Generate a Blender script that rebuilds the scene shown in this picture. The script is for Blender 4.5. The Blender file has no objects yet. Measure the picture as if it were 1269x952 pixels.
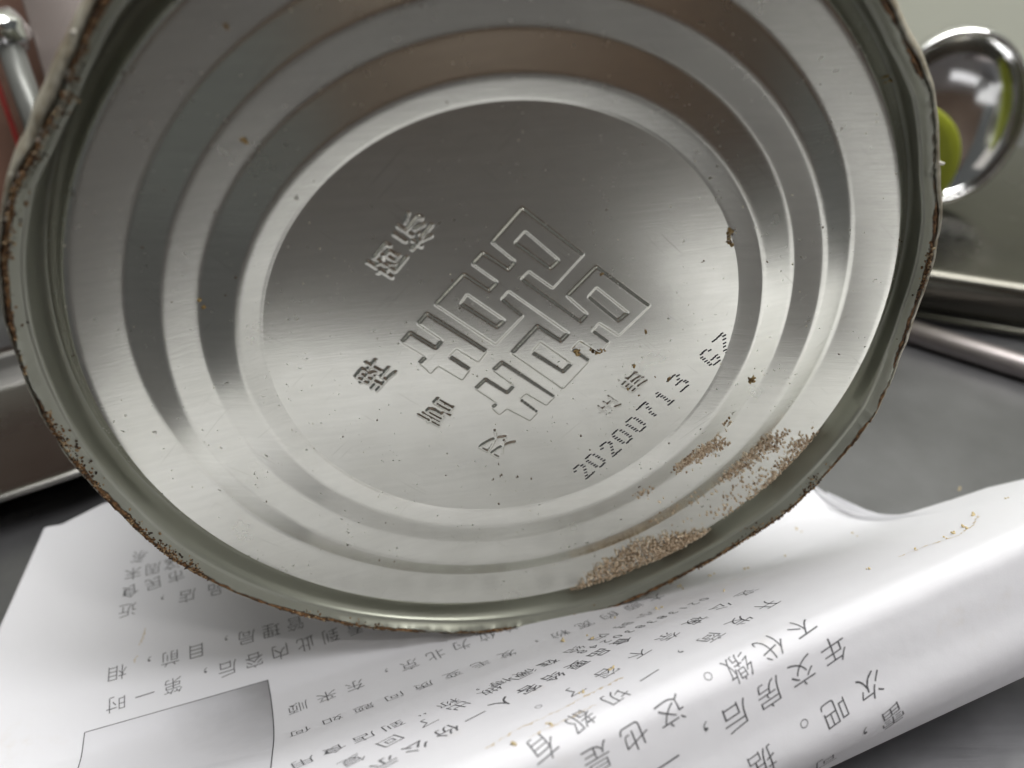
import bpy, bmesh, math, random
import numpy as np
from mathutils import Vector, Matrix
random.seed(7); rng = np.random.default_rng(7)
scene = bpy.context.scene
COL = scene.collection
MM = 0.001

# ------------------------------------------------------------------ camera
PITCH = math.radians(37.02)
FPX, CX, CY = 954.0, 634.5, 476.0
SP, CP = math.sin(PITCH), math.cos(PITCH)
U = 41.6                                     # radius of the flat centre panel, mm
CAN_C = np.array([-.008, -.179, 3.257]) * U  # measured can centre, camera axes (right, down, forward)
CAN_N = np.array([.201, .754, -1.0]); CAN_N /= np.linalg.norm(CAN_N)
R_OUT = 78.4                                 # widest radius of the seam, mm
CAMH = -(CAN_C @ np.array([0, -CP, -SP])) + R_OUT + 0.35

def cam2world(p):                            # camera axes (x right, y down, z forward) -> world mm
    x, y, z = p[..., 0], p[..., 1], p[..., 2]
    return np.stack([x, z * CP - y * SP, -y * CP - z * SP], -1)

cd = bpy.data.cameras.new('camera'); cam = bpy.data.objects.new('camera', cd); COL.objects.link(cam)
cam.location = (0, 0, CAMH * MM)
cam.rotation_euler = (math.pi / 2 - PITCH, 0, 0)
cd.sensor_width = 36; cd.lens = 36 * FPX / 1269
cd.clip_start = 0.005; cd.clip_end = 50
cd.dof.use_dof = True; cd.dof.focus_distance = 0.145; cd.dof.aperture_fstop = cd.lens / 2.4
scene.camera = cam

# ------------------------------------------------------------------ world, lamps, exposure
w = bpy.data.worlds.new('World'); scene.world = w; w.use_nodes = True
bg = w.node_tree.nodes['Background']; bg.inputs[0].default_value = (.86, .90, .88, 1); bg.inputs[1].default_value = .09

def area(name, loc, target, sx, sy, power, color):
    l = bpy.data.lights.new(name, 'AREA'); l.shape = 'RECTANGLE'; l.size = sx; l.size_y = sy
    l.energy = power; l.color = color
    o = bpy.data.objects.new(name, l); COL.objects.link(o); o.location = loc
    d = Vector(target) - Vector(loc); o.rotation_euler = d.to_track_quat('-Z', 'Y').to_euler()
    return o
area('ceiling_lamp', (.14, .36, 1.30), (.05, .16, 0), 1.9, .30, 26.5, (1, .99, .975))
area('side_fill', (-1.0, -.35, .85), (-.05, .1, .12), .8, .8, .8, (1, .94, .86))  # fill light added to streak the upper left rings and brighten the wall
area('spot_lamp', (.55, -.35, 1.25), (0, .1, 0), .11, .11, 1.6, (1, .97, .92))
scene.view_settings.view_transform = 'Standard'; scene.view_settings.look = 'None'
scene.view_settings.exposure = .32; scene.view_settings.gamma = 1
scene.render.engine = 'CYCLES'
scene.cycles.max_bounces = 8; scene.cycles.glossy_bounces = 6
scene.cycles.caustics_reflective = True

# ------------------------------------------------------------------ helpers
def ray(px, py):
    return cam2world(np.stack([(np.asarray(px, float) - CX) / FPX, (np.asarray(py, float) - CY) / FPX, np.ones_like(np.asarray(px, float))], -1))
CAMP = np.array([0, 0, CAMH])
def G(px, py, z=0.0):                        # the place at height z (mm) seen along a sight line
    d = ray(px, py); t = (z - CAMH) / d[..., 2]
    return CAMP + d * np.asarray(t)[..., None]
def atY(px, py, Y):
    d = ray(px, py); return CAMP + d * (Y / d[1])

def mesh_obj(name, verts, faces, mat=None, parent=None, smooth=True, loc=None):
    me = bpy.data.meshes.new(name)
    me.from_pydata([tuple(v) for v in verts], [], [tuple(f) for f in faces])
    me.update()
    if smooth: me.polygons.foreach_set('use_smooth', [True] * len(me.polygons))
    if mat: me.materials.append(mat)
    o = bpy.data.objects.new(name, me); COL.objects.link(o)
    if parent: o.parent = parent
    if loc is not None: o.location = loc
    return o
def bm_obj(name, bm, mat=None, parent=None, smooth=True):
    me = bpy.data.meshes.new(name); bm.to_mesh(me); bm.free()
    if smooth: me.polygons.foreach_set('use_smooth', [True] * len(me.polygons))
    if mat: me.materials.append(mat)
    o = bpy.data.objects.new(name, me); COL.objects.link(o)
    if parent: o.parent = parent
    return o
def fast_mesh(name, co, quads, mat, parent=None):
    me = bpy.data.meshes.new(name)
    n = quads.shape[1]
    me.vertices.add(len(co)); me.vertices.foreach_set('co', co.astype(np.float32).ravel())
    me.loops.add(quads.size); me.loops.foreach_set('vertex_index', quads.astype(np.int32).ravel())
    me.polygons.add(len(quads)); me.polygons.foreach_set('loop_start', np.arange(0, quads.size, n, dtype=np.int32))
    me.polygons.foreach_set('use_smooth', np.ones(len(quads), bool))
    me.update(calc_edges=True); me.materials.append(mat)
    o = bpy.data.objects.new(name, me); COL.objects.link(o)
    if parent: o.parent = parent
    return o
def empty(name, loc=(0, 0, 0)):
    o = bpy.data.objects.new(name, None); o.empty_display_size = .01; COL.objects.link(o); o.location = loc; return o
def tag(o, label, cat, group=None):
    o['label'] = label; o['category'] = cat
    if group: o['group'] = group
    return o

# ---- node helpers
class NT:
    def __init__(s, name):
        s.m = bpy.data.materials.new(name); s.m.use_nodes = True
        s.t = s.m.node_tree; s.p = s.t.nodes['Principled BSDF']
    def n(s, typ, **kw):
        nd = s.t.nodes.new(typ)
        for k, v in kw.items():
            if k.startswith('i_'):
                key = k[2:]; key = int(key) if key.isdigit() else key.replace('_', ' ')
                nd.inputs[key].default_value = v
            else: setattr(nd, k, v)
        return nd
    def l(s, a, b): s.t.links.new(a, b)
    def coords(s, scale=(1, 1, 1), rot=(0, 0, 0), kind='Object'):
        c = s.n('ShaderNodeTexCoord'); m = s.n('ShaderNodeMapping')
        m.inputs['Scale'].default_value = scale; m.inputs['Rotation'].default_value = rot
        # rotate first, then stretch
        m.vector_type = 'TEXTURE' if False else 'POINT'
        s.l(c.outputs[kind], m.inputs['Vector']); return m.outputs['Vector']
    def noise(s, vec, scale, detail=4, rough=.5):
        x = s.n('ShaderNodeTexNoise'); x.inputs['Scale'].default_value = scale
        x.inputs['Detail'].default_value = detail; x.inputs['Roughness'].default_value = rough
        s.l(vec, x.inputs['Vector']); return x.outputs['Fac']
    def ramp(s, fac, stops):
        r = s.n('ShaderNodeValToRGB'); e = r.color_ramp.elements
        while len(e) < len(stops): e.new(.5)
        for i, (p, c) in enumerate(stops):
            e[i].position = p; e[i].color = (*c, 1) if len(c) == 3 else c
        s.l(fac, r.inputs['Fac']); return r.outputs['Color']
    def math(s, op, a, b=None, clamp=False):
        x = s.n('ShaderNodeMath', operation=op, use_clamp=clamp)
        for i, v in enumerate((a, b)):
            if v is None: continue
            if isinstance(v, (int, float)): x.inputs[i].default_value = v
            else: s.l(v, x.inputs[i])
        return x.outputs[0]
    def mix(s, fac, a, b):
        x = s.n('ShaderNodeMix', data_type='RGBA')
        if isinstance(fac, (int, float)): x.inputs[0].default_value = fac
        else: s.l(fac, x.inputs[0])
        for i, v in ((6, a), (7, b)):
            if isinstance(v, tuple): x.inputs[i].default_value = (*v, 1)
            else: s.l(v, x.inputs[i])
        return x.outputs[2]
    def bump(s, h, strength, dist):
        b = s.n('ShaderNodeBump'); b.inputs['Strength'].default_value = strength; b.inputs['Distance'].default_value = dist
        s.l(h, b.inputs['Height']); s.l(b.outputs[0], s.p.inputs['Normal']); return b
    def set(s, **kw):
        for k, v in kw.items():
            k = k.replace('_', ' ')
            if isinstance(v, (int, float)): s.p.inputs[k].default_value = v
            elif isinstance(v, tuple): s.p.inputs[k].default_value = (*v, 1) if len(v) == 3 else v
            else: s.l(v, s.p.inputs[k])

def mat_tin():
    t = NT('tinplate')
    # rolled grain: fine lines along local x, turned a little
    c = t.n('ShaderNodeTexCoord'); r = t.n('ShaderNodeVectorRotate', rotation_type='Z_AXIS'); r.inputs['Angle'].default_value = math.radians(-8)
    t.l(c.outputs['Object'], r.inputs['Vector'])
    m = t.n('ShaderNodeMapping'); m.inputs['Scale'].default_value = (330, 3600, 330); t.l(r.outputs[0], m.inputs['Vector'])
    grain = t.noise(m.outputs[0], 1.0, 3, .6)
    m2 = t.n('ShaderNodeMapping'); m2.inputs['Scale'].default_value = (90, 900, 90); t.l(r.outputs[0], m2.inputs['Vector'])
    grain2 = t.noise(m2.outputs[0], 1.0, 3, .6)
    smud = t.noise(c.outputs['Object'], 55, 5, .6)
    spk = t.noise(c.outputs['Object'], 900, 3, .6)
    patch = t.noise(c.outputs['Object'], 120, 2, .5)
    speck = t.math('MULTIPLY', t.ramp(spk, [(.66, (0, 0, 0)), (.72, (1, 1, 1))]), t.ramp(patch, [(.5, (0, 0, 0)), (.62, (1, 1, 1))]))
    base = t.mix(t.ramp(smud, [(.35, (0, 0, 0)), (.75, (1, 1, 1))]), (.83, .83, .765), (.74, .74, .67))
    base = t.mix(t.math('MULTIPLY', t.ramp(grain2, [(.3, (0, 0, 0)), (.7, (1, 1, 1))]), .34), base, (.62, .62, .575))
    def scratch(ang, sx, sy, lo):
        rr_ = t.n('ShaderNodeVectorRotate', rotation_type='Z_AXIS'); rr_.inputs['Angle'].default_value = math.radians(ang); t.l(c.outputs['Object'], rr_.inputs['Vector'])
        mm_ = t.n('ShaderNodeMapping'); mm_.inputs['Scale'].default_value = (sx, sy, 60); t.l(rr_.outputs[0], mm_.inputs['Vector'])
        return t.ramp(t.noise(mm_.outputs[0], 1, 1, .5), [(lo, (0, 0, 0)), (lo + .02, (1, 1, 1))])
    scr = t.math('ADD', scratch(37, 75, 4200, .735), scratch(-52, 60, 3600, .74), True)
    base = t.mix(t.math('MULTIPLY', scr, .4), base, (.34, .33, .29))
    base = t.mix(speck, base, (.16, .15, .11))
    t.set(Base_Color=base, Metallic=1.0)
    ro = t.math('ADD', .22, t.math('MULTIPLY', t.ramp(smud, [(.25, (0, 0, 0)), (.8, (1, 1, 1))]), .07)); ro = t.math('ADD', ro, t.math('MULTIPLY', speck, .3))
    t.set(Roughness=ro)
    hh = t.math('ADD', grain, t.math('MULTIPLY', grain2, .8))
    t.bump(hh, .15, .00006)
    return t.m

def mat_seam():                               # greenish lacquered tin, rust where attribute 'lip' is high
    t = NT('seam_metal')
    c = t.n('ShaderNodeTexCoord').outputs['Object']
    a = t.n('ShaderNodeAttribute', attribute_name='lip').outputs['Fac']
    ru = t.n('ShaderNodeAttribute', attribute_name='rust').outputs['Fac']
    n1 = t.noise(c, 260, 6, .65); n2 = t.noise(c, 900, 4, .6); n3 = t.noise(c, 45, 3, .5)
    k = t.math('ADD', t.math('MULTIPLY', a, .52), t.math('ADD', t.math('MULTIPLY', ru, .40), t.math('MULTIPLY', n1, .62)))
    mask = t.ramp(k, [(.80, (0, 0, 0)), (.90, (1, 1, 1))])
    ou = t.n('ShaderNodeAttribute', attribute_name='outer').outputs['Fac']
    base = t.mix(n3, (.40, .41, .355), (.27, .275, .225))
    base = t.mix(ou, base, t.mix(t.ramp(n1, [(.42, (0, 0, 0)), (.62, (1, 1, 1))]), (.50, .47, .39), (.26, .21, .14)))
    rust = t.ramp(n2, [(.28, (.018, .011, .008)), (.45, (.085, .045, .018)), (.60, (.23, .115, .045)), (.74, (.42, .33, .20))])
    t.set(Base_Color=t.mix(mask, base, rust))
    t.set(Metallic=t.math('SUBTRACT', t.math('SUBTRACT', .72, t.math('MULTIPLY', ou, .45)), t.math('MULTIPLY', mask, .72), True))
    t.set(Roughness=t.math('ADD', .36, t.math('MULTIPLY', mask, .5)))
    t.bump(t.math('MULTIPLY', t.math('ADD', n2, n1), mask), .8, .0006)
    return t.m

def mat_steel(name, base=(.42, .42, .42), rough=.35, scr=.25, sc=(40, 900, 40), blotch=.12, metal=1.0):
    t = NT(name)
    c = t.n('ShaderNodeTexCoord').outputs['Object']
    m = t.n('ShaderNodeMapping'); m.inputs['Scale'].default_value = sc; t.l(c, m.inputs['Vector'])
    g = t.noise(m.outputs[0], 1, 4, .6); b = t.noise(c, 28, 6, .65)
    t.set(Base_Color=t.mix(b, tuple(x * .66 for x in base), tuple(min(1, x * 1.25) for x in base)), Metallic=metal)
    t.set(Roughness=t.math('ADD', rough - blotch / 2, t.math('MULTIPLY', b, blotch)))
    t.bump(g, scr, .0002)
    return t.m

def mat_paper():
    t = NT('white_paper')
    c = t.n('ShaderNodeTexCoord').outputs['Object']
    n = t.noise(c, 2200, 4, .6); s = t.noise(c, 42, 5, .62); s2 = t.noise(c, 300, 3, .6)
    st = t.math('MULTIPLY', t.ramp(s, [(.60, (0, 0, 0)), (.74, (1, 1, 1))]), t.ramp(s2, [(.45, (0, 0, 0)), (.7, (1, 1, 1))]))
    t.set(Base_Color=t.mix(t.math('MULTIPLY', st, .35), (.74, .74, .775), (.58, .50, .38)), Roughness=.85)
    t.set(Specular_IOR_Level=.15)
    t.bump(t.math('ADD', t.math('MULTIPLY', n, .05), t.noise(c, 70, 3, .55)), .35, .0010)
    return t.m

def mat_plain(name, col, rough=.5, metal=0, var=.18, sc=60, bump=0):
    t = NT(name); c = t.n('ShaderNodeTexCoord').outputs['Object']
    n = t.noise(c, sc, 5, .6)
    t.set(Base_Color=t.mix(n, tuple(x * (1 - var) for x in col), tuple(min(1, x * (1 + var)) for x in col)), Roughness=rough, Metallic=metal)
    if bump: t.bump(n, .5, bump)
    return t.m

def mat_grain(name, stops, rough=.75):
    t = NT(name); g = t.n('ShaderNodeNewGeometry')
    n = t.noise(t.n('ShaderNodeTexCoord').outputs['Object'], 1500, 3, .6)
    t.set(Base_Color=t.ramp(t.math('ADD', t.math('MULTIPLY', g.outputs['Random Per Island'], .75), t.math('MULTIPLY', n, .25)), stops), Roughness=rough)
    return t.m
M_TIN = mat_tin(); M_SEAM = mat_seam()
M_COUNTER = mat_steel('counter_steel', (.21, .21, .22), .31, .2, (18, 420, 18), .22, .82)
M_STEEL = mat_steel('tray_steel', (.15, .145, .125), .26, .12)
M_MIRROR = mat_steel('polished_steel', (.80, .80, .81), .11, .02, blotch=.06)
M_PAPER = mat_paper()
M_INK = mat_plain('grey_ink', (.11, .11, .12), .6, var=.35, sc=900)
M_INK2 = mat_plain('stamp_ink', (.006, .006, .012), .55, var=.3, sc=900)
M_CRUMB = mat_grain('tan_crumb', [(.08, (.17, .10, .06)), (.24, (.46, .335, .215)), (.55, (.67, .53, .38)), (.9, (.84, .73, .57))])
M_SPECK = mat_plain('brown_speck', (.10, .055, .02), .6, var=.5, sc=400)
M_PALE = mat_plain('pale_crumb', (.62, .58, .47), .6, var=.2, sc=400)
M_WALL = mat_plain('wall_paint', (.86, .89, .76), .55, var=.05, sc=6)

# ------------------------------------------------------------------ setting
bm = bmesh.new()
cz = -.0006
g = [(-1.1, -.42), (1.1, -.42), (1.1, .511), (-1.1, .511)]
vs = [bm.verts.new((x, y, cz)) for x, y in g]; vb = [bm.verts.new((x, y, cz - .04)) for x, y in g]
bm.faces.new(vs); bm.faces.new(vb[::-1])
for i in range(4): bm.faces.new((vs[i], vb[i], vb[(i + 1) % 4], vs[(i + 1) % 4]))
counter = bm_obj('counter', bm, M_COUNTER, smooth=False); counter['kind'] = 'structure'
bm = bmesh.new(); bmesh.ops.create_cube(bm, size=1)
bmesh.ops.scale(bm, vec=(3.2, .04, 1.6), verts=bm.verts); bmesh.ops.translate(bm, vec=(0, .532, .5), verts=bm.verts)
wall = bm_obj('wall', bm, M_WALL, smooth=False); wall['kind'] = 'structure'
bm = bmesh.new(); bmesh.ops.create_cube(bm, size=1)
bmesh.ops.scale(bm, vec=(1.9, .04, 1.9), verts=bm.verts); bmesh.ops.translate(bm, vec=(.75, -.85, .25), verts=bm.verts)
w2 = bm_obj('wall', bm, mat_plain('brown_reflector', (.075, .045, .03), .5, var=.2, sc=4), smooth=False); w2['kind'] = 'structure'  # unseen brown panel added behind the camera to darken and warm ring reflections

# ------------------------------------------------------------------ fonts
_fc = {}
def glyph(ch, thin=0.0):
    """triangles of one glyph, em = 1, centred on its own em box: (verts Nx2, tris)"""
    key = (ch, thin)
    if key in _fc: return _fc[key]
    cu = bpy.data.curves.new('t', 'FONT'); cu.body = ch; cu.size = 1; cu.resolution_u = 3; cu.offset = thin
    cu.align_x = 'CENTER'; cu.align_y = 'BOTTOM_BASELINE' if False else 'TOP_BASELINE'
    o = bpy.data.objects.new('t', cu); COL.objects.link(o)
    dg = bpy.context.evaluated_depsgraph_get(); dg.update()
    me = o.evaluated_get(dg).to_mesh()
    b = bmesh.new(); b.from_mesh(me); bmesh.ops.triangulate(b, faces=b.faces)
    bmesh.ops.remove_doubles(b, verts=b.verts, dist=1e-5)
    for _ in range(2):
        lg = [e for e in b.edges if e.calc_length() > .22]
        if lg: bmesh.ops.subdivide_edges(b, edges=lg, cuts=1); bmesh.ops.triangulate(b, faces=b.faces)
    b.verts.index_update()
    V = np.array([v.co[:2] for v in b.verts]).reshape(-1, 2); F = np.array([[v.index for v in f.verts] for f in b.faces]).reshape(-1, 3)
    b.free(); o.evaluated_get(dg).to_mesh_clear(); bpy.data.objects.remove(o); bpy.data.curves.remove(cu)
    V = V - np.array([0, .37])
    _fc[key] = (V, F); return _fc[key]

# ------------------------------------------------------------------ the tin can
n_w = cam2world(CAN_N); u_w = cam2world(np.cross([0, 1, 0], CAN_N)); u_w /= np.linalg.norm(u_w)
# local axes: x = u (towards the right of the face), z = n (out of the face), y = z x u (up)
x_w = -u_w if u_w[0] < 0 else u_w
y_w = np.cross(n_w, x_w)
c_w = cam2world(CAN_C) + CAMP
can = empty('tin_can')
can.matrix_world = Matrix(((x_w[0], y_w[0], n_w[0], c_w[0] * MM), (x_w[1], y_w[1], n_w[1], c_w[1] * MM), (x_w[2], y_w[2], n_w[2], c_w[2] * MM), (0, 0, 0, 1)))
tag(can, 'large empty tin can on its side with ringed end, embossed emblem and rusty rim', 'tin can')
def P(px, py, h=0.0):                        # sight line -> lid coordinates (mm), on the plane h mm above the centre panel
    d = ray(px, py); o = c_w + n_w * h
    t = ((o - CAMP) @ n_w) / (d @ n_w); q = CAMP + d * np.asarray(t)[..., None] - o
    return np.stack([q @ x_w, q @ y_w], -1)
def Pl(lst, h=0.0):
    a = np.array(lst, float); return P(a[:, 0], a[:, 1], h)

# --- emblem outlines
def z1(l): return [(480 + x / 3.174, 240 + y / 3.174) for x, y in l]
POLY = [z1(l) for l in [
 [(530,55),(770,240),(650,370),(555,303),(525,332),(758,500),(785,470),(705,400),(820,285),(1030,440),(908,556),(830,505),(806,536),(870,582),(835,626),(755,576),(725,607),(793,655),(690,766),(487,625),(590,517),(680,576),(710,545),(475,380),(448,412),(532,480),(425,592),(188,435),(300,315),(400,380),(432,345),(333,275),(375,230),(475,297),(502,265),(410,190)],
 [(155,470),(390,617),(358,661),(270,608),(243,637),(325,690),(295,732),(200,676),(170,706),(125,665),(150,640),(55,583),(90,545),(190,605),(215,575),(120,510)],
 [(450,660),(657,797),(625,831),(545,783),(520,805),(592,858),(560,891),(470,843),(440,869),(410,840),(430,822),(345,765),(385,727),(470,780),(497,752),(415,693)]]]
HOLES = [z1(l) for l in [
 [(540,145),(675,260),(640,292),(500,190)], [(820,365),(945,465),(905,497),(788,402)],
 [(312,393),(460,495),(430,522),(288,430)], [(600,580),(722,665),(690,697),(568,620)]]]
N = 620
lin = np.linspace(-1, 1, N + 1)
gx, gy = np.meshgrid(lin, lin, indexing='xy')
XX = gx * np.sqrt(1 - gy * gy / 2) * U; YY = gy * np.sqrt(1 - gx * gx / 2) * U
# height raster on a plain grid
RS, RE = .11, 36.0
rn = int(2 * RE / RS) + 1
rx = -RE + RS * np.arange(rn); RX, RY = np.meshgrid(rx, rx, indexing='xy')
def inside(poly):
    x0, x1 = poly[:, 0].min(), poly[:, 0].max(); y0, y1 = poly[:, 1].min(), poly[:, 1].max()
    res = np.zeros((rn, rn), bool)
    i0, i1 = np.searchsorted(rx, [y0, y1]); j0, j1 = np.searchsorted(rx, [x0, x1])
    X, Y = RX[i0:i1, j0:j1], RY[i0:i1, j0:j1]; m = np.zeros(X.shape, bool)
    for (ax, ay), (bx, by) in zip(poly, np.roll(poly, -1, 0)):
        c = (ay > Y) != (by > Y)
        with np.errstate(divide='ignore', invalid='ignore'):
            m ^= c & (X < (bx - ax) * (Y - ay) / (by - ay) + ax)
    res[i0:i1, j0:j1] = m; return res
def fill_tris(V, F, out):
    for f in F:
        a, b, c = V[f]
        lo = np.minimum(np.minimum(a, b), c); hi = np.maximum(np.maximum(a, b), c)
        j0, j1 = np.searchsorted(rx, [lo[0] - RS, hi[0] + RS]); i0, i1 = np.searchsorted(rx, [lo[1] - RS, hi[1] + RS])
        X, Y = RX[i0:i1, j0:j1], RY[i0:i1, j0:j1]
        e = lambda p, q: (q[0] - p[0]) * (Y - p[1]) - (q[1] - p[1]) * (X - p[0])
        e0, e1, e2 = e(a, b), e(b, c), e(c, a)
        out[i0:i1, j0:j1] |= ((e0 >= 0) & (e1 >= 0) & (e2 >= 0)) | ((e0 <= 0) & (e1 <= 0) & (e2 <= 0))
def blur(a, k, times=2):
    ker = np.ones(k) / k
    for _ in range(times):
        a = np.apply_along_axis(lambda r: np.convolve(r, ker, 'same'), 0, a)
        a = np.apply_along_axis(lambda r: np.convolve(r, ker, 'same'), 1, a)
    return a
em = np.zeros((rn, rn), bool)
PP = [Pl(p) for p in POLY]
for p in PP: em |= inside(p)
for p in HOLES: em &= ~inside(Pl(p))
H = blur(em.astype(float), 3, 2) * .44
e0, e1 = PP[0][0], PP[0][1]
AXB = (e1 - e0) / np.linalg.norm(e1 - e0)            # emblem axis b (towards lower right)
AXA = np.array([-AXB[1], AXB[0]])
if (Pl([(650, 260)])[0] - Pl([(500, 430)])[0]) @ AXA < 0: AXA = -AXA      # axis a (towards upper right)
CH = [('双', (615, 551), 6.4), ('喜', (541, 511), 6.3), ('牌', (464, 465), 6.3), ('商', (480, 324), 5.8), ('标', (513, 287), 6.0), ('注', (754, 504), 4.6), ('册', (785, 474), 4.6)]
chm = np.zeros((rn, rn), bool); chw = np.zeros((rn, rn), bool); boxes = []
for ch, px, size in CH:
    V, F = glyph(ch, -.006); c = Pl([px])[0]
    W = c + np.outer(V[:, 0] * size, -AXB) + np.outer(V[:, 1] * size, -AXA)
    fill_tris(W, F, chw if ch in '注册' else chm); boxes.append((c, size * .62))
H += blur(chm.astype(float), 3, 2) * .40 + blur(chw.astype(float), 3, 2) * .24
def sample(Hm, x, y):
    fx = (x + RE) / RS; fy = (y + RE) / RS
    ok = (fx > 0) & (fx < rn - 2) & (fy > 0) & (fy < rn - 2)
    fx = np.clip(fx, 0, rn - 2); fy = np.clip(fy, 0, rn - 2)
    i, j = fy.astype(int), fx.astype(int); ty, tx = fy - i, fx - j
    h = Hm[i, j] * (1 - tx) * (1 - ty) + Hm[i, j + 1] * tx * (1 - ty) + Hm[i + 1, j] * (1 - tx) * ty + Hm[i + 1, j + 1] * tx * ty
    return np.where(ok, h, 0)
ZZ = sample(H, XX, YY)
RR = np.hypot(XX, YY)
ZZ += .10 * np.sin(XX * .055 + .6) * np.cos(YY * .07) * np.clip((U - RR) / 12, 0, 1)      # the panel is not perfectly flat
idx = np.arange((N + 1) ** 2).reshape(N + 1, N + 1)
quads = np.stack([idx[:-1, :-1], idx[:-1, 1:], idx[1:, 1:], idx[1:, :-1]], -1).reshape(-1, 4)
co = np.stack([XX, YY, ZZ], -1).reshape(-1, 3) * MM
fc = np.stack([XX, YY], -1).reshape(-1, 2)[quads].mean(1)
part = np.zeros(len(quads), int)
eb = np.concatenate(PP); ea_, eb_ = eb @ AXA, eb @ AXB
fa, fb = fc @ AXA, fc @ AXB
part[(fa > ea_.min() - .8) & (fa < ea_.max() + .8) & (fb > eb_.min() - .8) & (fb < eb_.max() + .8)] = 1
for k, (c, s) in enumerate(boxes):
    part[(abs(fa - c @ AXA) < s) & (abs(fb - c @ AXB) < s) & (part == 0)] = 2 + k
for k in range(2 + len(boxes)):
    q = quads[part == k]; used, inv = np.unique(q, return_inverse=True)
    nm = 'centre_panel' if k == 0 else 'embossed_emblem' if k == 1 else 'embossed_character'
    o = fast_mesh(nm, co[used], inv.reshape(-1, 4), M_TIN, can)

# --- lathe rings
def lathe(name, prof, segs, mat, parent, fn=None, attrs=None):
    prof = np.array(prof, float); n = len(prof)
    th = np.arange(segs) * 2 * np.pi / segs
    R_ = np.repeat(prof[None, :, 0], segs, 0); Z_ = np.repeat(prof[None, :, 1], segs, 0); T_ = np.repeat(th[:, None], n, 1)
    if fn: R_, Z_ = fn(R_, Z_, T_, np.arange(n)[None, :].repeat(segs, 0))
    co = np.stack([R_ * np.cos(T_), R_ * np.sin(T_), Z_], -1).reshape(-1, 3) * MM
    i = np.arange(segs * n).reshape(segs, n); j = np.roll(i, -1, 0)
    q = np.stack([i[:, :-1], i[:, 1:], j[:, 1:], j[:, :-1]], -1).reshape(-1, 4)
    # outward facing (towards +z where possible)
    o = fast_mesh(name, co, q[:, ::-1], mat, parent)
    if attrs:
        for nm, f in attrs.items():
            at = o.data.attributes.new(nm, 'FLOAT', 'POINT'); at.data.foreach_set('value', f(R_, Z_, T_, np.arange(n)[None, :].repeat(segs, 0)).astype(np.float32).ravel())
    return o
key = [(1.0, 0), (1.088, 1.30), (1.103, 1.34), (1.230, .02), (1.240, .0), (1.355, 1.36), (1.37, 1.38), (1.486, -.02), (1.496, -.05), (1.664, 1.75), (1.685, 1.70), (1.735, -1.3), (1.757, -1.9)]
kr, kz = np.array(key).T
rr = np.linspace(1.0, 1.757, 150); zz = np.interp(rr, kr, kz)
ker = np.hanning(7)[1:-1]; ker /= ker.sum()
zs = np.convolve(np.pad(zz, 2, mode='reflect', reflect_type='odd'), ker, 'valid'); zs[:4] = zz[:4]
prof = [(U - .25, -.25), (U - .05, -.02)] + [(r * U, z) for r, z in zip(rr, zs)]
def wob(R_, Z_, T_, I_):
    return R_, Z_ + .05 * np.sin(3 * T_ + R_ * .2) * (R_ > U + .3)
lathe('ringed_panel', prof, 540, M_TIN, can, wob)
# --- seam: countersink wall, double lip with a gap, flared outer skin
LIP = [(126,9),(98,72),(77,126),(47,186),(19,233),(9,284),(5,336),(16,414),(39,479),(89,568),(154,639),(212,691),(303,739),(403,769),(529,783),(640,779),(770,750),(843,715),(907,679),(975,635),(1032,579),(1084,514),(1112,442),(1130,390),(1151,330),(1160,275),(1156,220),(1156,165),(1151,118),(1120,55),(1095,2)]
lp = Pl(LIP, 4.8); la = np.arctan2(lp[:, 1], lp[:, 0]); lr = np.hypot(lp[:, 0], lp[:, 1])
o_ = np.argsort(la); la, lr = la[o_], lr[o_]
la = np.concatenate([la - 2 * np.pi, la, la + 2 * np.pi]); lr = np.tile(lr, 3)
LIPR = 1.838 * U
def hashn(x, f, seed):                       # cheap 1-D value noise
    r = np.random.default_rng(seed).random(4096); x = x * f; i = np.floor(x).astype(int); t = x - i; t = t * t * (3 - 2 * t)
    return r[i % 4096] * (1 - t) + r[(i + 1) % 4096] * t - .5
sprof = [(1.752, -1.95), (1.760, -1.9), (1.768, -1.2), (1.776, .2), (1.782, 1.4), (1.786, 2.2), (1.790, 2.75), (1.796, 3.05), (1.802, 3.0), (1.806, 3.15), (1.815, 3.7), (1.826, 4.3), (1.834, 4.72), (1.838, 4.82),
         (1.842, 4.70), (1.844, 4.0), (1.846, 3.2), (1.849, 3.1), (1.852, 3.9), (1.855, 4.3), (1.859, 4.25), (1.866, 3.7), (1.874, 2.7), (1.878, 1.6), (1.872, .5), (1.85, .1), (1.815, .0), (1.79, -.4)]
sprof = [(r * U, z) for r, z in sprof]
def seamfn(R_, Z_, T_, I_):
    tt = (T_ + np.pi) % (2 * np.pi) - np.pi
    d = np.interp(tt, la, lr) - LIPR
    d = np.clip(d, -6, 1.2)
    wgt = np.clip((Z_ + 1.2) / 5.6, 0, 1); wgt = np.where(I_ >= 19, np.clip(1.0 - (I_ - 19) * .11, 0, 1), wgt)
    R2 = R_ + d * wgt
    R2 = np.minimum(R2, R_OUT - .05)
    lipw = np.exp(-((I_ - 13) / 1.6) ** 2) + .8 * np.exp(-((I_ - 19) / 1.5) ** 2)
    jag = hashn(T_, 60, 3) * .55 + hashn(T_, 170, 4) * .35
    rag = .35 + .65 * np.clip(hashn(T_, 3, 9) + .5, 0, 1)
    Z2 = Z_ + lipw * jag * rag
    R2 = R2 + lipw * (hashn(T_, 95, 5) * .4) * rag + (hashn(T_, 22, 12) * .25) * (I_ > 14) * (I_ < 24)
    return np.minimum(R2, R_OUT), Z2
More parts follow.
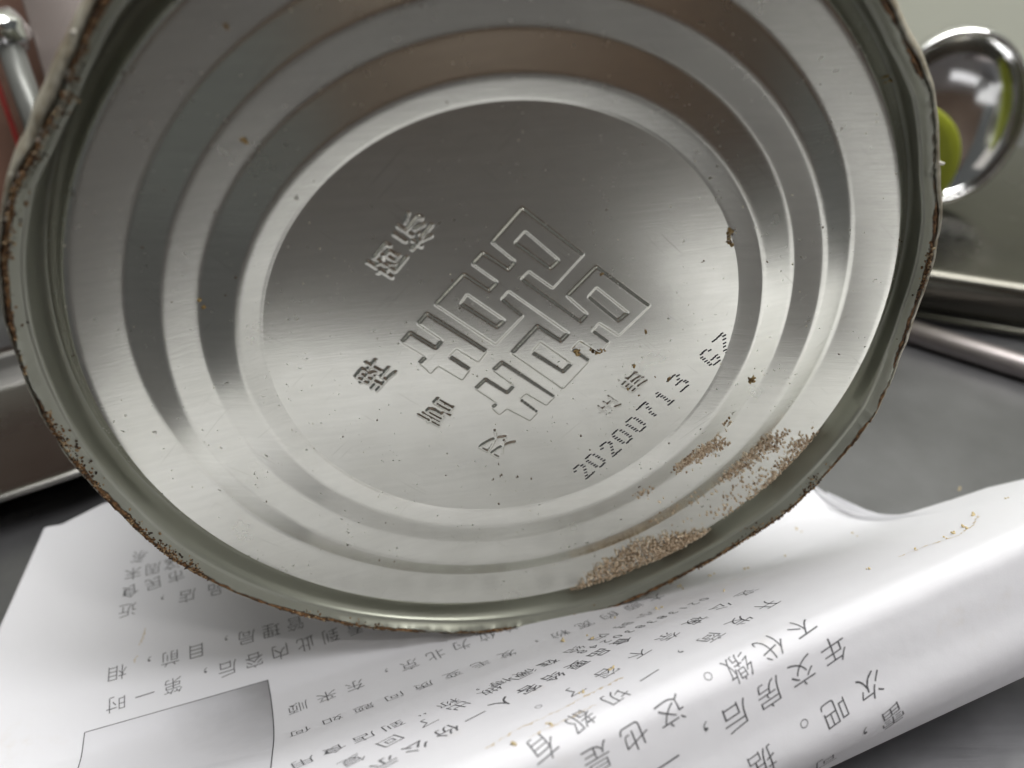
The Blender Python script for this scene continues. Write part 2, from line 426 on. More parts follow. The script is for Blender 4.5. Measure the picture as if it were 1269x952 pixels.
def a_lip(R_, Z_, T_, I_): return np.exp(-((I_ - 13.0) / 2.3) ** 2) + .9 * np.exp(-((I_ - 16.3) / 1.7) ** 2) + .25 * np.exp(-((I_ - 20) / 2.5) ** 2)
def a_outer(R_, Z_, T_, I_): return np.clip((I_ - 18.5) / 2, 0, 1)
def a_rust(R_, Z_, T_, I_): return np.clip(1.2 * hashn(T_, 5, 21) + .7 * hashn(T_, 25, 22) + .42 - .36 * np.sin(T_), 0, 1.2) * np.clip((I_ - 9.2) / 3, 0, 1)
lathe('rim_seam', sprof, 1400, M_SEAM, can, seamfn, {'lip': a_lip, 'rust': a_rust, 'outer': a_outer})
bprof = [(1.79 * U, -.3), (1.80 * U, -1.5), (1.80 * U, -3)] + [(1.80 * U + (.45 if 30 < z < 90 and (z // 4) % 2 else 0), -z) for z in range(6, 108, 2)] + [(1.80 * U, -108), (R_OUT - .5, -109.5), (R_OUT - .3, -111.5), (R_OUT - 1.5, -112.5), (R_OUT - 3.5, -111), (R_OUT - 4.5, -108), (55, -108.5), (20, -108), (.01, -108)]
lathe('can_body', bprof, 240, M_SEAM, can)

# --- ink-jet date: short dashes
FONT = {'2': ["01110","10001","00001","00010","00100","01000","11111"], '0': ["01110","10001","10001","10001","10001","10001","01110"],
 '7': ["11111","00001","00010","00010","00100","00100","00100"], '1': ["00100","01100","00100","00100","00100","00100","01110"],
 '3': ["11110","00001","00010","01110","00001","00001","11110"], 'G': ["01110","10001","10000","10000","10111","10001","01110"],
 'Z': ["11111","00001","00010","00100","01000","10000","11111"]}
stamp = [('2', (723, 584)), ('0', (738, 571)), ('2', (756, 556)), ('0', (771, 541)), ('0', (788, 526)), ('7', (803, 509)), ('1', (823, 493)), ('3', (841, 474)), ('G', (880, 443)), ('Z', (898, 425))]
sv, sf = [], []
q0, q1 = Pl([(723, 584), (788, 526)]); rd = (q1 - q0) / np.linalg.norm(q1 - q0)
up = np.array([-rd[1], rd[0]])
if up @ AXB > 0: up = -up
for ch, px in stamp:
    c = Pl([px])[0]
    for i, row in enumerate(FONT[ch]):
        for j, b in enumerate(row):
            if b == '0': continue
            p = c + rd * (j - 2) * .50 + up * (3 - i) * .70 + rng.normal(0, .035, 2)
            dd = rd * .9 + up * -.30; dd /= np.linalg.norm(dd); nn = np.array([-dd[1], dd[0]])
            L_, W_ = .32 + rng.random() * .09, .15 + rng.random() * .03
            k = len(sv)
            for s1, s2 in ((-1, -.6), (-.8, -1), (.8, -1), (1, -.4), (1, .5), (.8, 1), (-.8, 1), (-1, .6)):
                q = p + dd * L_ * s1 + nn * W_ * s2
                zq = float(sample(H, q[0:1], q[1:2])[0]) + .10 * math.sin(q[0] * .055 + .6) * math.cos(q[1] * .07) * min(1, max(0, (U - np.hypot(*q)) / 12))
                sv.append((q[0] * MM, q[1] * MM, (zq + .03) * MM))
            sf.append(tuple(range(k, k + 8)))
mesh_obj('date_stamp', sv, sf, M_INK2, can, smooth=False)

# height of the lid surface at a lid point, for things lying on it
PR = np.array(prof)
def lidz(p):
    r = np.hypot(p[..., 0], p[..., 1])
    return np.where(r < U, sample(H, p[..., 0], p[..., 1]), np.interp(r, PR[:, 0], PR[:, 1]))

# ------------------------------------------------------------------ crumbs
ico = bmesh.new(); bmesh.ops.create_icosphere(ico, subdivisions=1, radius=1)
IV = np.array([v.co for v in ico.verts]); IF = np.array([[v.index for v in f.verts] for f in ico.faces]); ico.free()
def grains(name, pts, zoff, smin, smax, elong, mat, frame=True):
    n = len(pts)
    s = rng.uniform(smin, smax, n); el = rng.uniform(1, elong, n)
    a = rng.uniform(0, 2 * np.pi, n); ti = rng.normal(0, .5, n)
    V = IV[None] * s[:, None, None] * (1 + rng.normal(0, .16, (n, len(IV), 1)))
    V = V * np.stack([el, np.ones(n), np.full(n, .85)], 1)[:, None, :]
    x = V[..., 0] * np.cos(ti)[:, None] - V[..., 2] * np.sin(ti)[:, None]; z = V[..., 0] * np.sin(ti)[:, None] + V[..., 2] * np.cos(ti)[:, None]
    X = x * np.cos(a)[:, None] - V[..., 1] * np.sin(a)[:, None]; Y = x * np.sin(a)[:, None] + V[..., 1] * np.cos(a)[:, None]
    L = np.stack([X, Y, z], -1) + np.concatenate([pts, (zoff + s * .5)[:, None]], 1)[:, None, :]
    L = L.reshape(-1, 3)
    F = (IF[None] + (np.arange(n) * len(IV))[:, None, None]).reshape(-1, 3)
    if frame:
        L = c_w + L[:, :1] * x_w + L[:, 1:2] * y_w + L[:, 2:] * n_w
    return fast_mesh(name, L * MM, F, mat)
def scatter(poly, n, edge=0):
    a = np.array(poly, float); lo, hi = a.min(0), a.max(0); out = []
    while len(out) < n:
        p = lo + rng.random(2) * (hi - lo); m = False
        for (ax, ay), (bx, by) in zip(a, np.roll(a, -1, 0)):
            if (ay > p[1]) != (by > p[1]) and p[0] < (bx - ax) * (p[1] - ay) / (by - ay) + ax: m = not m
        if m: out.append(p + rng.normal(0, edge, 2))
    return out
px = []
px += scatter([(697,733),(735,700),(790,668),(850,655),(872,652),(878,662),(868,690),(830,702),(780,716),(720,732)], 2500, 2.2)
px += scatter([(800,675),(850,655),(875,650),(880,665),(870,690),(835,698)], 1150, 2)
px += scatter([(835,575),(860,556),(896,540),(898,548),(870,566),(838,584)], 420, 2.5)
px += scatter([(786,610),(800,602),(812,606),(800,618),(788,620)], 34, 2)
px += scatter([(890,595),(915,570),(945,545),(975,530),(966,548),(930,575),(900,596)], 420, 2.5)
px += scatter([(930,612),(960,575),(985,540),(1018,527),(1016,545),(992,580),(955,612)], 1150, 4)
px += scatter([(880,640),(905,600),(940,575),(960,600),(915,630)], 150, 5)
px += scatter([(895,524),(905,520),(903,530)], 14, 2)
px += scatter([(780,640),(860,600),(900,600),(880,640),(820,650)], 40, 6)
pp = Pl(px)
zz_ = lidz(pp); r_ = np.hypot(pp[:, 0], pp[:, 1])
dens = np.array([0.0] * len(pp)); dens[:3650] = rng.random(3650) * .8
cr = grains('crumbs', pp, zz_ + dens, .10, .25, 2.2, M_CRUMB)
cr['kind'] = 'stuff'; cr['label'] = 'tan crumbs clinging in clumps to the lower right of the can end'; cr['category'] = 'crumbs'
# loose specks over the ringed end
ang = rng.uniform(0, 2 * np.pi, 60); rad = U * 1.74 * np.sqrt(rng.random(60))
sp = np.stack([rad * np.cos(ang), rad * np.sin(ang)], 1)
extra = Pl([(905,292),(908,285),(906,300),(931,470),(299,48),(303,172),(247,372),(281,30),(870,325),(800,412),(560,348),(640,592),(790,600),(716,436),(740,432),(747,434),(730,405),(610,595),(620,590)])
s2 = grains('dark_specks', np.concatenate([sp, extra, extra + .25]), lidz(np.concatenate([sp, extra, extra + .25])), .04, .17, 1.9, M_SPECK)
s2['kind'] = 'stuff'; s2['label'] = 'dark brown specks scattered over the ringed can end'; s2['category'] = 'specks'
ang = rng.uniform(0, 2 * np.pi, 130); rad = U * 1.7 * np.sqrt(rng.random(130))
sp = np.stack([rad * np.cos(ang), rad * np.sin(ang)], 1)
s3 = grains('pale_specks', sp, lidz(sp), .05, .13, 1.6, M_PALE)
s3['kind'] = 'stuff'; s3['label'] = 'tiny pale specks scattered over the ringed can end'; s3['category'] = 'specks'
am = Pl([(905+random.uniform(-3,3), 284+i*1.5) for i in range(14)] + [(715+random.uniform(-3,3), 436+random.uniform(-2,2)) for i in range(12)] + [(742+random.gauss(0,5), 434+random.gauss(0,1.5)) for i in range(10)] + [(930+random.gauss(0,1.8), 470+random.gauss(0,1.5)) for i in range(14)] + [(828, 470), (830, 468), (302, 172), (304, 174), (800, 411), (778, 482), (792, 490), (786, 453), (812, 467), (745,338), (900,520), (897,523), (903,517), (281,32), (247,372), (252,380), (1107,98), (1112,104)])
s6 = grains('amber_flecks', am, lidz(am), .12, .32, 2.2, mat_grain('amber_fleck', [(.1, (.10, .055, .015)), (.5, (.30, .19, .06)), (.9, (.45, .33, .14))], .5))
s6['kind'] = 'stuff'; s6['label'] = 'amber rust flecks dotted on the emblem and ring edges'; s6['category'] = 'specks'
# crust on the rim
tq = np.concatenate([rng.uniform(-3.0, .35, 13000), rng.uniform(2.35, 3.2, 1100)])
keep = hashn(tq + 7, 4.2, 30) * 1.1 + hashn(tq + 7, 16, 31) * .7 + hashn(tq + 7, 60, 32) * .4 > rng.uniform(-.15, 1.0, len(tq))
tq = tq[keep]
rl = np.interp(tq, la, lr); off = -np.abs(rng.normal(0, .75, len(tq))) * (.5 + hashn(tq + 7, 9, 33)) + .25
rp = np.stack([(rl + off) * np.cos(tq), (rl + off) * np.sin(tq)], 1)
s4 = grains('rust_crust', rp, 4.75 - np.abs(off) * 1.15 + rng.normal(0, .10, len(tq)), .07, .25, 2.0, mat_grain('rust_crust', [(.1, (.012, .008, .006)), (.4, (.07, .035, .013)), (.65, (.20, .095, .03)), (.92, (.45, .36, .22))]))
s4['kind'] = 'stuff'; s4['label'] = 'brown rust crust along the rim of the can'; s4['category'] = 'rust'
wl = Pl([(90,41),(88,44),(84,92),(82,96),(50,165),(47,170),(20,217),(14,230),(6,272),(9,255),(1166,203)], 4.0)
s5 = grains('white_bits', wl, np.full(len(wl), 3.5), .2, .5, 2.6, mat_plain('white_bit', (.75, .72, .66), .35, var=.1, sc=500))
s5['kind'] = 'stuff'; s5['label'] = 'small white lumps stuck to the upper left rim'; s5['category'] = 'food bits'

# ------------------------------------------------------------------ paper
VPX, VPY = 3695.0, CY - FPX * math.tan(PITCH)
dA = ray(VPX, VPY); AX = dA / np.linalg.norm(dA); AX[2] = 0; AX /= np.linalg.norm(AX)
PX_ = np.array([AX[1], -AX[0], 0])             # across the ridge, towards the camera and right
PV = [(-60, 0), (300, 0), (560, 0), (645, .2), (680, 7), (700, 18.5), (715, 27), (740, 36), (764, 42), (782, 44.4), (803, 44.0), (830, 41.5), (880, 36), (930, 30.6), (950, 26.8), (958, 23.5)]
sq = []
for v, z in PV:
    p = G(1000.0, v, z); sq.append((p @ PX_, z))
sq = np.array(sq)
s_e, z_e = sq[-1]
sq = np.concatenate([sq, [(s_e - .9, z_e - 6), (s_e - 4, z_e - 12), (s_e - 9, z_e - 16)]])
# smooth dense curve (Catmull-Rom, chordal)
def crom(pts, m=24):
    out = []
    for i in range(len(pts) - 1):
        p0, p1, p2, p3 = pts[max(i - 1, 0)], pts[i], pts[i + 1], pts[min(i + 2, len(pts) - 1)]
        t1 = max(np.linalg.norm(p1 - p0), 1e-6); t2 = np.linalg.norm(p2 - p1); t3 = max(np.linalg.norm(p3 - p2), 1e-6)
        m1 = ((p1 - p0) / t1 * t2 + (p2 - p1)) / 2 if i else p2 - p1; m2 = ((p3 - p2) / t3 * t2 + (p2 - p1)) / 2 if i < len(pts) - 2 else p2 - p1
        for t in np.arange(m) / m:
            out.append((2*t**3-3*t*t+1)*p1 + (t**3-2*t*t+t)*m1 + (-2*t**3+3*t*t)*p2 + (t**3-t*t)*m2)
    return np.array(out + [pts[-1]])
CR = crom(sq); CR[:, 1] = np.maximum(CR[:, 1], 0)
Q = np.concatenate([[0], np.cumsum(np.hypot(*np.diff(CR, axis=0).T))])
QVIS = Q[24 * (len(PV) - 1)]
def S(l, q, h=0.0):                            # the sheet: l along the ridge, q along its cross-section, h above it
    l = np.asarray(l, float); q = np.asarray(q, float)
    s = np.interp(q, Q, CR[:, 0]); z = np.interp(q, Q, CR[:, 1])
    s2, z2 = np.interp(q + .4, Q, CR[:, 0]), np.interp(q + .4, Q, CR[:, 1]); s1, z1_ = np.interp(q - .4, Q, CR[:, 0]), np.interp(q - .4, Q, CR[:, 1])
    ds, dz = s2 - s1, z2 - z1_; ln = np.hypot(ds, dz) + 1e-9
    s = s - dz / ln * h; z = z + ds / ln * h
    # the ridge swells a little towards its right end, and the flat part is not quite flat
    k = np.clip(z / 40, 0, 1); z = z * (1 + .0022 * np.clip(l - 60, -20, 90)) + .25 * (1 + np.sin(l * .05 + q * .03)) * (1 - k)
    return AX * l[..., None] + PX_ * s[..., None] + np.stack([0 * z, 0 * z, z + .12], -1)
_qs = np.linspace(0, QVIS, 1200)
def inv(px, py):                               # sight line -> (l, q)
    d = ray(px, py)
    nrm = np.cross(d, np.array([0, 0, 1.0]))
    # for each q find l where the point is in the vertical plane of the sight line, then compare heights
    best = None
    l0 = np.zeros_like(_qs)
    for it in range(2):
        p = S(l0, _qs); b = (p - CAMP) @ nrm; l0 = l0 - b / (AX @ nrm)
    p = S(l0, _qs) - CAMP; hv = np.hypot(d[0], d[1]); f = p[:, 2] - np.hypot(p[:, 0], p[:, 1]) * d[2] / hv
    sgn = np.where(f[:-1] * f[1:] <= 0)[0]
    if len(sgn) == 0: i = int(np.argmin(abs(f))); return l0[i], _qs[i]
    i = sgn[-1]; t = f[i] / (f[i] - f[i + 1] + 1e-12)
    return l0[i] + (l0[i + 1] - l0[i]) * t, _qs[i] + (_qs[i + 1] - _qs[i]) * t
far_px = [(-20, 690), (57, 653), (76, 650), (128, 624), (250, 590), (640, 590), (960, 560), (1015, 601), (1066, 642), (1085, 641), (1125, 636), (1180, 619), (1225, 604), (1269, 594), (1400, 560)]
fl = np.array([inv(*p) for p in far_px])
o_ = np.argsort(fl[:, 0]); fl = fl[o_]
LE = np.array([inv(55, 653), inv(0, 776), inv(-60, 910)])
lk = np.polyfit(LE[:, 1], LE[:, 0], 1)
LMAX = 190.0
near = [inv(-250, 1090), inv(0, 1100), inv(200, 1110), inv(330, 1110)]
nl = np.array([p[0] for p in near] + [inv(520, 1040)[0]]); nq = np.array([p[1] for p in near] + [Q[-1]])
NA, NB = 300, 200
A_, B_ = np.meshgrid(np.linspace(0, 1, NA), np.linspace(0, 1, NB), indexing='ij')
qf = np.full(A_.shape, fl[:, 1].mean())
for it in range(6):
    qq = qf + (np.interp(ll if it else -150 + (LMAX + 150) * A_, nl, nq) - qf) * B_
    lmin = np.maximum(np.polyval(lk, np.minimum(qq, inv(-60, 910)[1])), -150)
    ll = lmin + (LMAX - lmin) * A_
    qf = np.interp(ll, fl[:, 0], fl[:, 1])
pc = S(ll, qq)
ii = np.arange(NA * NB).reshape(NA, NB)
pq = np.stack([ii[:-1, :-1], ii[1:, :-1], ii[1:, 1:], ii[:-1, 1:]], -1).reshape(-1, 4)
paper = empty('printed_sheet', tuple(G(500, 850, 0) * MM))
tag(paper, 'white printed sheet of paper lying under the can, curled into a ridge', 'paper')
def to_paper(o):
    o.parent = paper; o.matrix_parent_inverse = Matrix.Translation(-paper.location); return o
sh = to_paper(fast_mesh('sheet', pc.reshape(-1, 3) * MM, pq[:, ::-1], M_PAPER))
md = sh.modifiers.new('thickness', 'SOLIDIFY'); md.thickness = .00011; md.offset = -1

def print_row(chars, em_mm, phi=None, l0q0=None, adv=None, thin=-.012, name='printed_line', slant=.0):
    """chars: list of (char, (px,py)); or string with start (l,q), direction phi and advance"""
    V, F = [], []; k = 0
    for ch, (l, q) in chars:
        g, f = glyph(ch, thin)
        if len(g) == 0: continue
        gx_, gy_ = g[:, 0] * em_mm + slant * g[:, 1] * em_mm, g[:, 1] * em_mm
        # reading runs towards -l, up towards +q
        cl, sl = math.cos(phi), math.sin(phi)
        L_ = l - gx_ * cl + gy_ * sl * 1.0; Q_ = q + gx_ * sl + gy_ * cl
        V.append(S(L_, Q_, .05)); F.append(f + k); k += len(g)
    V = np.concatenate(V); F = np.concatenate(F)
    return to_paper(fast_mesh(name, V * MM, F, M_INK))
def row(text, first, last, em_mm, **kw):
    a, b = np.array(inv(*first)), np.array(inv(*last)); n = max(len(text) - 1, 1)
    d = b - a; phi = math.atan2(d[1], -d[0])
    return print_row([(c, a + d * i / n) for i, c in enumerate(text)], em_mm, phi=phi, **kw)
E1 = 4.5
row('称该系', (262, 692), (172, 690), 4.3)
row('这周末', (213, 699), (165, 711), 4.3)
row('可能在食', (250, 700), (160, 733), 4.3) if False else row('市民食', (218, 714), (161, 733), 4.3)
row('食品店，近', (303, 722), (158, 756), 4.3)
row('管理局，目前，相', (366, 773), (145, 834), 4.3)
row('看到此内容后，第一时', (440, 778), (144, 872), 4.3)
row('单位为北京，东来顺', (633, 777), (369, 877), E1)
row('大顺的宽粉，发毛变质问题如何', (813, 741), (372, 907), E1)
row('021383830248', (873, 743), (722, 808), 3.9, name='printed_line')
row('在微博，称“到店食用', (680, 822), (375, 945), E1)
row('小时内给公司做出了回复', (800, 762), (436, 943), E1)
row('食品要给客人一份公示', (770, 795), (476, 946), E1, thin=0)
row('这公被奈不容了。', (925, 735), (665, 882), 4.6)
row('开发商，一切都有', (950, 750), (672, 926), 4.8)
row('不代缴。这也是', (991, 776), (740, 940), 4.9)
row('年交房后，一', (1033, 806), (826, 945), 5.1)
row('次吧。据', (1078, 850), (945, 946), 5.3)
row('雷，可', (1106, 888), (1022, 944), 5.2)

# the printed picture in the lower left corner of the sheet
t = NT('printed_picture'); c = t.n('ShaderNodeTexCoord').outputs['Generated']
ga = t.n('ShaderNodeAttribute', attribute_name='tone').outputs['Fac']
n1 = t.noise(c, 3.0, 4, .6)
k = t.math('ADD', ga, t.math('MULTIPLY', t.math('SUBTRACT', n1, .5), .35))
t.set(Base_Color=t.ramp(k, [(.2, (.70, .70, .74)), (.5, (.50, .50, .53)), (.9, (.20, .195, .20))]), Roughness=.7)
pa, pb, pcn, pd = [np.array(inv(*p)) for p in ((105, 908), (332, 843), (334, 985), (82, 985))]
NG = 24; gv, gf = [], []
for i in range(NG + 1):
    for j in range(NG + 1):
        a, b = i / NG, j / NG
        lq = (pa * (1 - a) + pb * a) * (1 - b) + (pd * (1 - a) + pcn * a) * b
        gv.append(S(lq[0], lq[1], .03))
for i in range(NG):
    for j in range(NG):
        q = i * (NG + 1) + j; gf.append((q, q + NG + 1, q + NG + 2, q + 1))
pic = to_paper(mesh_obj('printed_picture', np.array(gv) * MM, gf, t.m))
tn = pic.data.attributes.new('tone', 'FLOAT', 'POINT')
tn.data.foreach_set('value', np.array([max(0, (i / NG) ** 1.5 * (1 - 1.3 * j / NG)) * .75 + .12 * (abs(j / NG - .62) < .06) + .05 for i in range(NG + 1) for j in range(NG + 1)], np.float32))
def print_line(p, q, wd):
    a, b = np.array(inv(*p)), np.array(inv(*q)); d = (b - a) / np.linalg.norm(b - a); nn = np.array([-d[1], d[0]]) * wd / 2
    v, f = [], []
    for i in range(13):
        m = a + (b - a) * i / 12
        v += [S(*(m + nn), .06), S(*(m - nn), .06)]
        if i: f.append((2*i-2, 2*i-1, 2*i+1, 2*i))
    return to_paper(mesh_obj('printed_border', np.array(v) * MM, f, M_INK))
print_line((105, 908), (332, 843), .18); print_line((332, 843), (334, 985), .22); print_line((105, 908), (82, 985), .22)
M_STAIN = mat_plain('grease_stain', (.60, .50, .36), .6, var=.3, sc=700)
for pts in ([(602, 928), (640, 905), (690, 882), (735, 858), (775, 838)], [(655, 915), (700, 893), (742, 872)], [(1115, 690), (1150, 676), (1188, 664), (1207, 650), (1213, 638)], [(173, 800), (178, 790), (181, 778)], [(166, 822), (170, 812)]):
    v, f = [], []
    P_ = [np.array(inv(*p)) for p in pts]; m_ = 0
    for a, b in zip(P_, P_[1:]):
        d = b - a; nn = np.array([-d[1], d[0]]) / np.linalg.norm(d)
        for i in range(14):
            c_ = a + d * i / 14 + nn * random.uniform(-.25, .25); wd = random.choice((.02, .05, .1, .22)) * random.uniform(.5, 1.5)
            v += [S(*(c_ + nn * wd), .04), S(*(c_ - nn * wd), .04)]
            if m_: f.append((2*m_-2, 2*m_-1, 2*m_+1, 2*m_))
            m_ += 1
    to_paper(mesh_obj('grease_stain', np.array(v) * MM, f, M_STAIN))
# crumbs on the paper
lst = [(700 + i * 38 + random.uniform(-14, 14), 800 - i * 17 + random.uniform(-8, 8)) for i in range(9)] + [(1190, 606), (1210, 640), (1195, 655), (1180, 662), (1075, 704), (1135, 680), (1170, 665), (720, 860), (680, 900), (640, 925), (760, 830), (900, 735), (1060, 664), (1248, 618)]
V, F, k = [], [], 0
for p in lst:
    for r in range(random.choice((1, 2, 3))):
        l, q = inv(p[0] + random.uniform(-4, 4), p[1] + random.uniform(-3, 3)); s = random.uniform(.12, .34)
        M3 = IV * s * np.array([random.uniform(1, 2.4), 1, .7]); a = random.uniform(0, 6.28)
        R3 = np.array([[math.cos(a), -math.sin(a), 0], [math.sin(a), math.cos(a), 0], [0, 0, 1]])
        V.append(M3 @ R3.T + S(l, q, s * .6)); F.append(IF + k); k += len(IV)
o = fast_mesh('loose_crumbs', np.concatenate(V) * MM, np.concatenate(F), mat_plain('yellow_crumb', (.55, .44, .25), .7, var=.4, sc=600))
o['kind'] = 'stuff'; o['label'] = 'a few yellowish crumbs lying on the curled white sheet'; o['category'] = 'crumbs'

bm = bmesh.new()  # white sheet added out of view as a reflector for the can's right side
grid = [[bm.verts.new((.094 + .15 * i / 16 + .02 * j / 16, .054 - .118 * j / 16 + .03 * i / 16, .0006 + .0025 * (1 - math.cos(i * .5)) * .5 * (j / 16))) for j in range(17)] for i in range(17)]
for i in range(16):
    for j in range(16): bm.faces.new((grid[i][j], grid[i][j + 1], grid[i + 1][j + 1], grid[i + 1][j]))
o = bm_obj('bounce_sheet', bm, M_PAPER); md = o.modifiers.new('thickness', 'SOLIDIFY'); md.thickness = .0001
tag(o, 'unseen blank white sheet added in front of the curled sheet to brighten the can end', 'paper')
# ------------------------------------------------------------------ background kitchenware
def tube(bm, pts, r, seg=12, cap=True):
    pts = [Vector(p) for p in pts]; rings = []
    rs = r if isinstance(r, (list, tuple)) else [r] * len(pts)
    for i, p in enumerate(pts):
        d = (pts[min(i + 1, len(pts) - 1)] - pts[max(i - 1, 0)]).normalized()
        a = d.orthogonal().normalized(); b = d.cross(a)
        rings.append([bm.verts.new(p + (a * math.cos(t) + b * math.sin(t)) * rs[i]) for t in [2 * math.pi * k / seg for k in range(seg)]])
    for r0, r1 in zip(rings, rings[1:]):
        for k in range(seg): bm.faces.new((r0[k], r0[(k + 1) % seg], r1[(k + 1) % seg], r1[k]))
    if cap: bm.faces.new(rings[0][::-1]); bm.faces.new(rings[-1])
def rounded_box(sx, sy, sz, r, seg=4):
    bm = bmesh.new(); bmesh.ops.create_cube(bm, size=1); bmesh.ops.scale(bm, vec=(sx, sy, sz), verts=bm.verts)
    bmesh.ops.bevel(bm, geom=bm.edges[:] , offset=r, segments=seg, profile=.5, affect='EDGES'); return bm
# steel box with a folded front edge, right
T0 = G(1135, 398, 0) ; T1 = G(1290, 424, 0)
fd = (T1 - T0); fd[2] = 0; fd /= np.linalg.norm(fd); bd = np.array([-fd[1], fd[0], 0])
box = empty('steel_tray', tuple(T0 * MM)); box.rotation_euler = (0, 0, math.atan2(fd[1], fd[0]))
tag(box, 'shallow brushed steel tray turned upside down on the counter right of the can', 'tray')
bm = rounded_box(.30, .16, .018, .005); bmesh.ops.translate(bm, vec=(.10, .0825, .0095), verts=bm.verts)
bm_obj('tray_body', bm, M_STEEL, box)
bm = bmesh.new(); tube(bm, [(-.05, .0005, .0022), (.25, .0005, .0022)], .0014); bm_obj('folded_edge', bm, M_STEEL, box)
# rod on the counter
R0 = G(1118, 408, 3); R1 = G(1290, 462, 3)
rod = empty('steel_rod', tuple(R0 * MM))
tag(rod, 'thin steel rod lying on the counter in front of the steel tray', 'rod')
bm = bmesh.new(); dv = Vector((R1 - R0) * MM); tube(bm, [-dv * .4, dv * 1.0, dv * 1.6], .0042, 16); bm_obj('shaft', bm, mat_steel('rod_steel', (.33, .30, .30), .45, .1), rod)
bm = bmesh.new(); tube(bm, [dv * 1.6, dv * 1.64], .0062, 16); bm_obj('rod_tip', bm, M_STEEL, rod)
# ladle standing on the tray, round bowl
LB = atY(1178, 140, 312); LR = .0255; LB[2] = 18.2
ladle = empty('steel_ladle', tuple(LB * MM)); tag(ladle, 'polished round steel ladle bowl standing behind the can against the pale wall', 'ladle')
bm = bmesh.new(); seg, rg = 48, 20
for sgn, rad_ in ((1, LR), (-1, LR - .0012)):
    prev = None
    for i in range(rg + 1):
        ph = math.pi * .62 * i / rg
        cur = [bm.verts.new((rad_ * math.sin(ph) * math.cos(t), -rad_ * math.cos(ph), rad_ * math.sin(ph) * math.sin(t))) for t in [2 * math.pi * k / seg for k in range(seg)]] if i else [bm.verts.new((0, -rad_, 0))]
        if prev:
            for k in range(seg):
                if len(prev) == 1: f = (prev[0], cur[(k + 1) % seg], cur[k])
                else: f = (prev[k], prev[(k + 1) % seg], cur[(k + 1) % seg], cur[k])
                bm.faces.new(f if sgn > 0 else f[::-1])
        prev = cur
    if sgn > 0: rim1 = prev
    else:
        for k in range(seg): bm.faces.new((rim1[k], rim1[(k + 1) % seg], prev[(k + 1) % seg], prev[k]))
bmesh.ops.recalc_face_normals(bm, faces=bm.faces)
bmesh.ops.scale(bm, vec=(1.14, -.5, 1.36), verts=bm.verts)
bmesh.ops.recalc_face_normals(bm, faces=bm.faces)
bmesh.ops.rotate(bm, cent=(0, 0, 0), matrix=Matrix.Rotation(math.radians(-6), 3, 'Z') @ Matrix.Rotation(math.radians(-12), 3, 'X'), verts=bm.verts)
bmesh.ops.translate(bm, vec=(0, 0, LR * 1.36), verts=bm.verts)
bm_obj('bowl', bm, M_MIRROR, ladle)
bm = bmesh.new(); tube(bm, [(.0268, .006, .040), (.04, .010, .044), (.08, .02, .058), (.2, .05, .10)], [.003, .0045, .0045, .005]); bm_obj('handle', bm, M_MIRROR, ladle)
# green disc added to stand in for the green reflection in the ladle
gp = atY(1109, 178, 286); gp[2] = 18.2
gr = empty('reflection_disc', tuple(gp * MM)); tag(gr, 'olive green disc added in front of the steel ladle for its green reflection', 'disc')
bm = bmesh.new()
pf = [(0, 0), (.8, .0), (.95, .01), (1, .06), (1, .16), (.93, .18)]
prev = None
for (r, y) in pf:
    cur = [bm.verts.new((0.0250 * r * math.cos(t), -0.0250 * (.2 - y), 0.0250 * r * math.sin(t) + 0.0250)) for t in [2 * math.pi * k / 40 for k in range(40)]] if r else [bm.verts.new((0, -.0046, 0.0250))]
    if prev:
        for k in range(40):
            bm.faces.new((prev[0], cur[k], cur[(k + 1) % 40]) if len(prev) == 1 else (prev[k], prev[(k + 1) % 40], cur[(k + 1) % 40], cur[k]))
    prev = cur
bm.faces.new(prev); bmesh.ops.recalc_face_normals(bm, faces=bm.faces)
M_GREEN = mat_plain('olive_green', (.26, .29, .02), .45, var=.12, sc=30)
bm_obj('disc_body', bm, M_GREEN, gr)
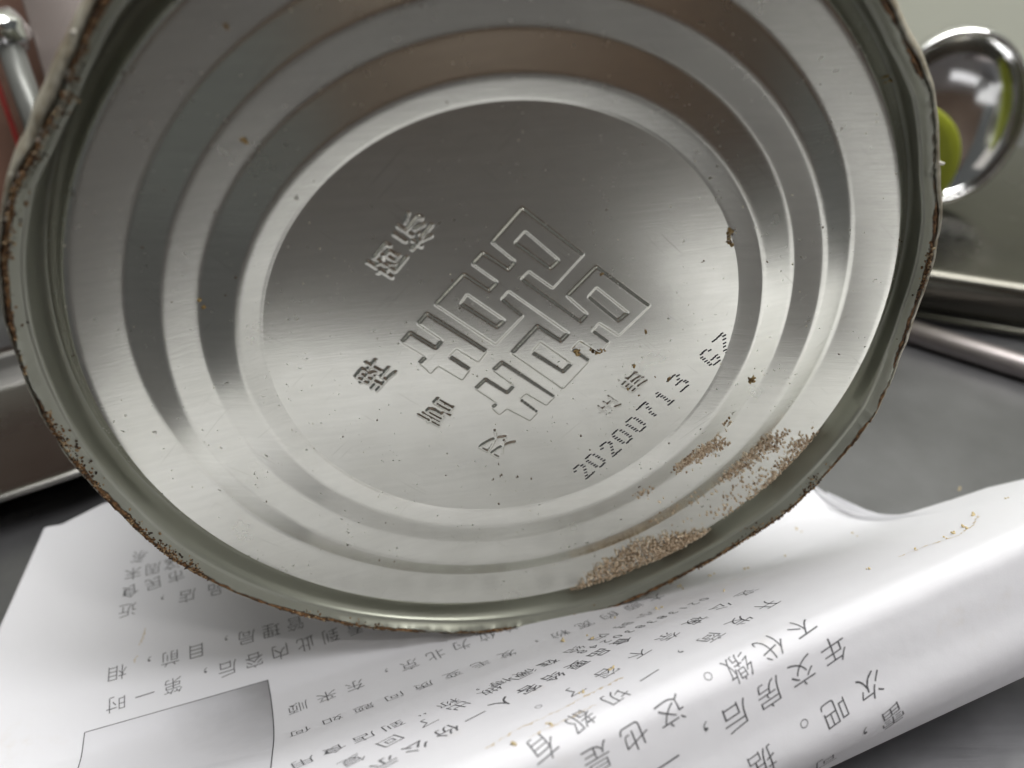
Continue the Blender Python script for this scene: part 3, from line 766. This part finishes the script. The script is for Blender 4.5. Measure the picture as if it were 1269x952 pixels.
# steel dish, left edge
DC = G(-32, 560, 0)
dish = empty('steel_dish', tuple(DC * MM)); dish.rotation_euler = (0, 0, math.radians(32)); tag(dish, 'shallow steel dish with rounded corner at the left edge beside the paper', 'dish')
bm = bmesh.new()
def rr_pts(hx, hy, r, n=8):
    out = []
    for cx, cy, a0 in ((hx - r, hy - r, 0), (-hx + r, hy - r, 90), (-hx + r, -hy + r, 180), (hx - r, -hy + r, 270)):
        for i in range(n + 1):
            a = math.radians(a0 + 90 * i / n); out.append((cx + r * math.cos(a), cy + r * math.sin(a)))
    return out
levels = [(.0, .0005, .020), (.004, .0085, .026), (.0055, .0095, .028), (.009, .0098, .031), (.0095, .0088, .031), (.006, .0082, .028), (.0045, .0070, .026), (-.002, .0025, .020), (-.004, .0018, .018)]
HX, HY = .046, .030
prev = None
for off_, z, r in levels:
    cur = [bm.verts.new((x, y, z)) for x, y in rr_pts(HX + off_, HY + off_, r)]
    if prev:
        for k in range(len(cur)): bm.faces.new((prev[k], prev[(k + 1) % len(cur)], cur[(k + 1) % len(cur)], cur[k]))
    else: first = cur
    prev = cur
bm.faces.new(prev); bm.faces.new(first[::-1]); bmesh.ops.recalc_face_normals(bm, faces=bm.faces)
bm_obj('dish_body', bm, mat_steel('dish_steel', (.20, .195, .185), .28, .1), dish)
# upper left: brown board, grey bar, red bar, silver rod with a knob
def slab(name, label, cat, p0, p1, wd, th, mat, Y0, Y1, part):
    a = atY(*p0, Y0); b = atY(*p1, Y1); d = Vector((b - a) * MM)
    o = empty(name, tuple(a * MM)); tag(o, label, cat)
    bm = rounded_box(wd, th, d.length, min(wd, th) * .2, 3); bmesh.ops.translate(bm, vec=(0, 0, d.length / 2), verts=bm.verts)
    o.rotation_euler = d.to_track_quat('Z', 'Y').to_euler(); bm_obj(part, bm, mat, o); return o
M_BROWN = mat_plain('brown_wood', (.16, .085, .06), .5, var=.25, sc=30)
slab('brown_board', 'dark brown wooden board leaning at the back upper left', 'board', (70, 330), (-100, -260), .16, .012, M_BROWN, 262, 330, 'board_panel')
slab('grey_bar', 'flat grey steel bar leaning on the brown board beside the can rim', 'bar', (150, 260), (30, -160), .022, .004, mat_plain('bar_grey', (.15, .125, .115), .45, metal=.3), 235, 296, 'bar_blade')
slab('red_strip', 'narrow red strip leaning at the far upper left', 'strip', (62, 290), (-60, -60), .0016, .002, mat_plain('red_plastic', (.42, .03, .025), .4), 232, 270, 'strip_body')
k0 = atY(75, 240, 226); k1 = atY(6, 40, 252)
sk = empty('silver_skewer', tuple(k0 * MM)); tag(sk, 'silver rod with crumpled shiny knob on top at the far upper left', 'rod')
dv = Vector((k1 - k0) * MM)
bm = bmesh.new(); tube(bm, [(0, 0, 0), dv * .96], .0038, 12); bm_obj('shaft', bm, mat_plain('skewer_grey', (.17, .175, .165), .4, metal=.4), sk)
bm = bmesh.new(); bmesh.ops.create_icosphere(bm, subdivisions=3, radius=.0068)
for v in bm.verts: v.co = v.co * (1 + random.uniform(-.12, .12)) + dv
bm_obj('knob', bm, M_MIRROR, sk)
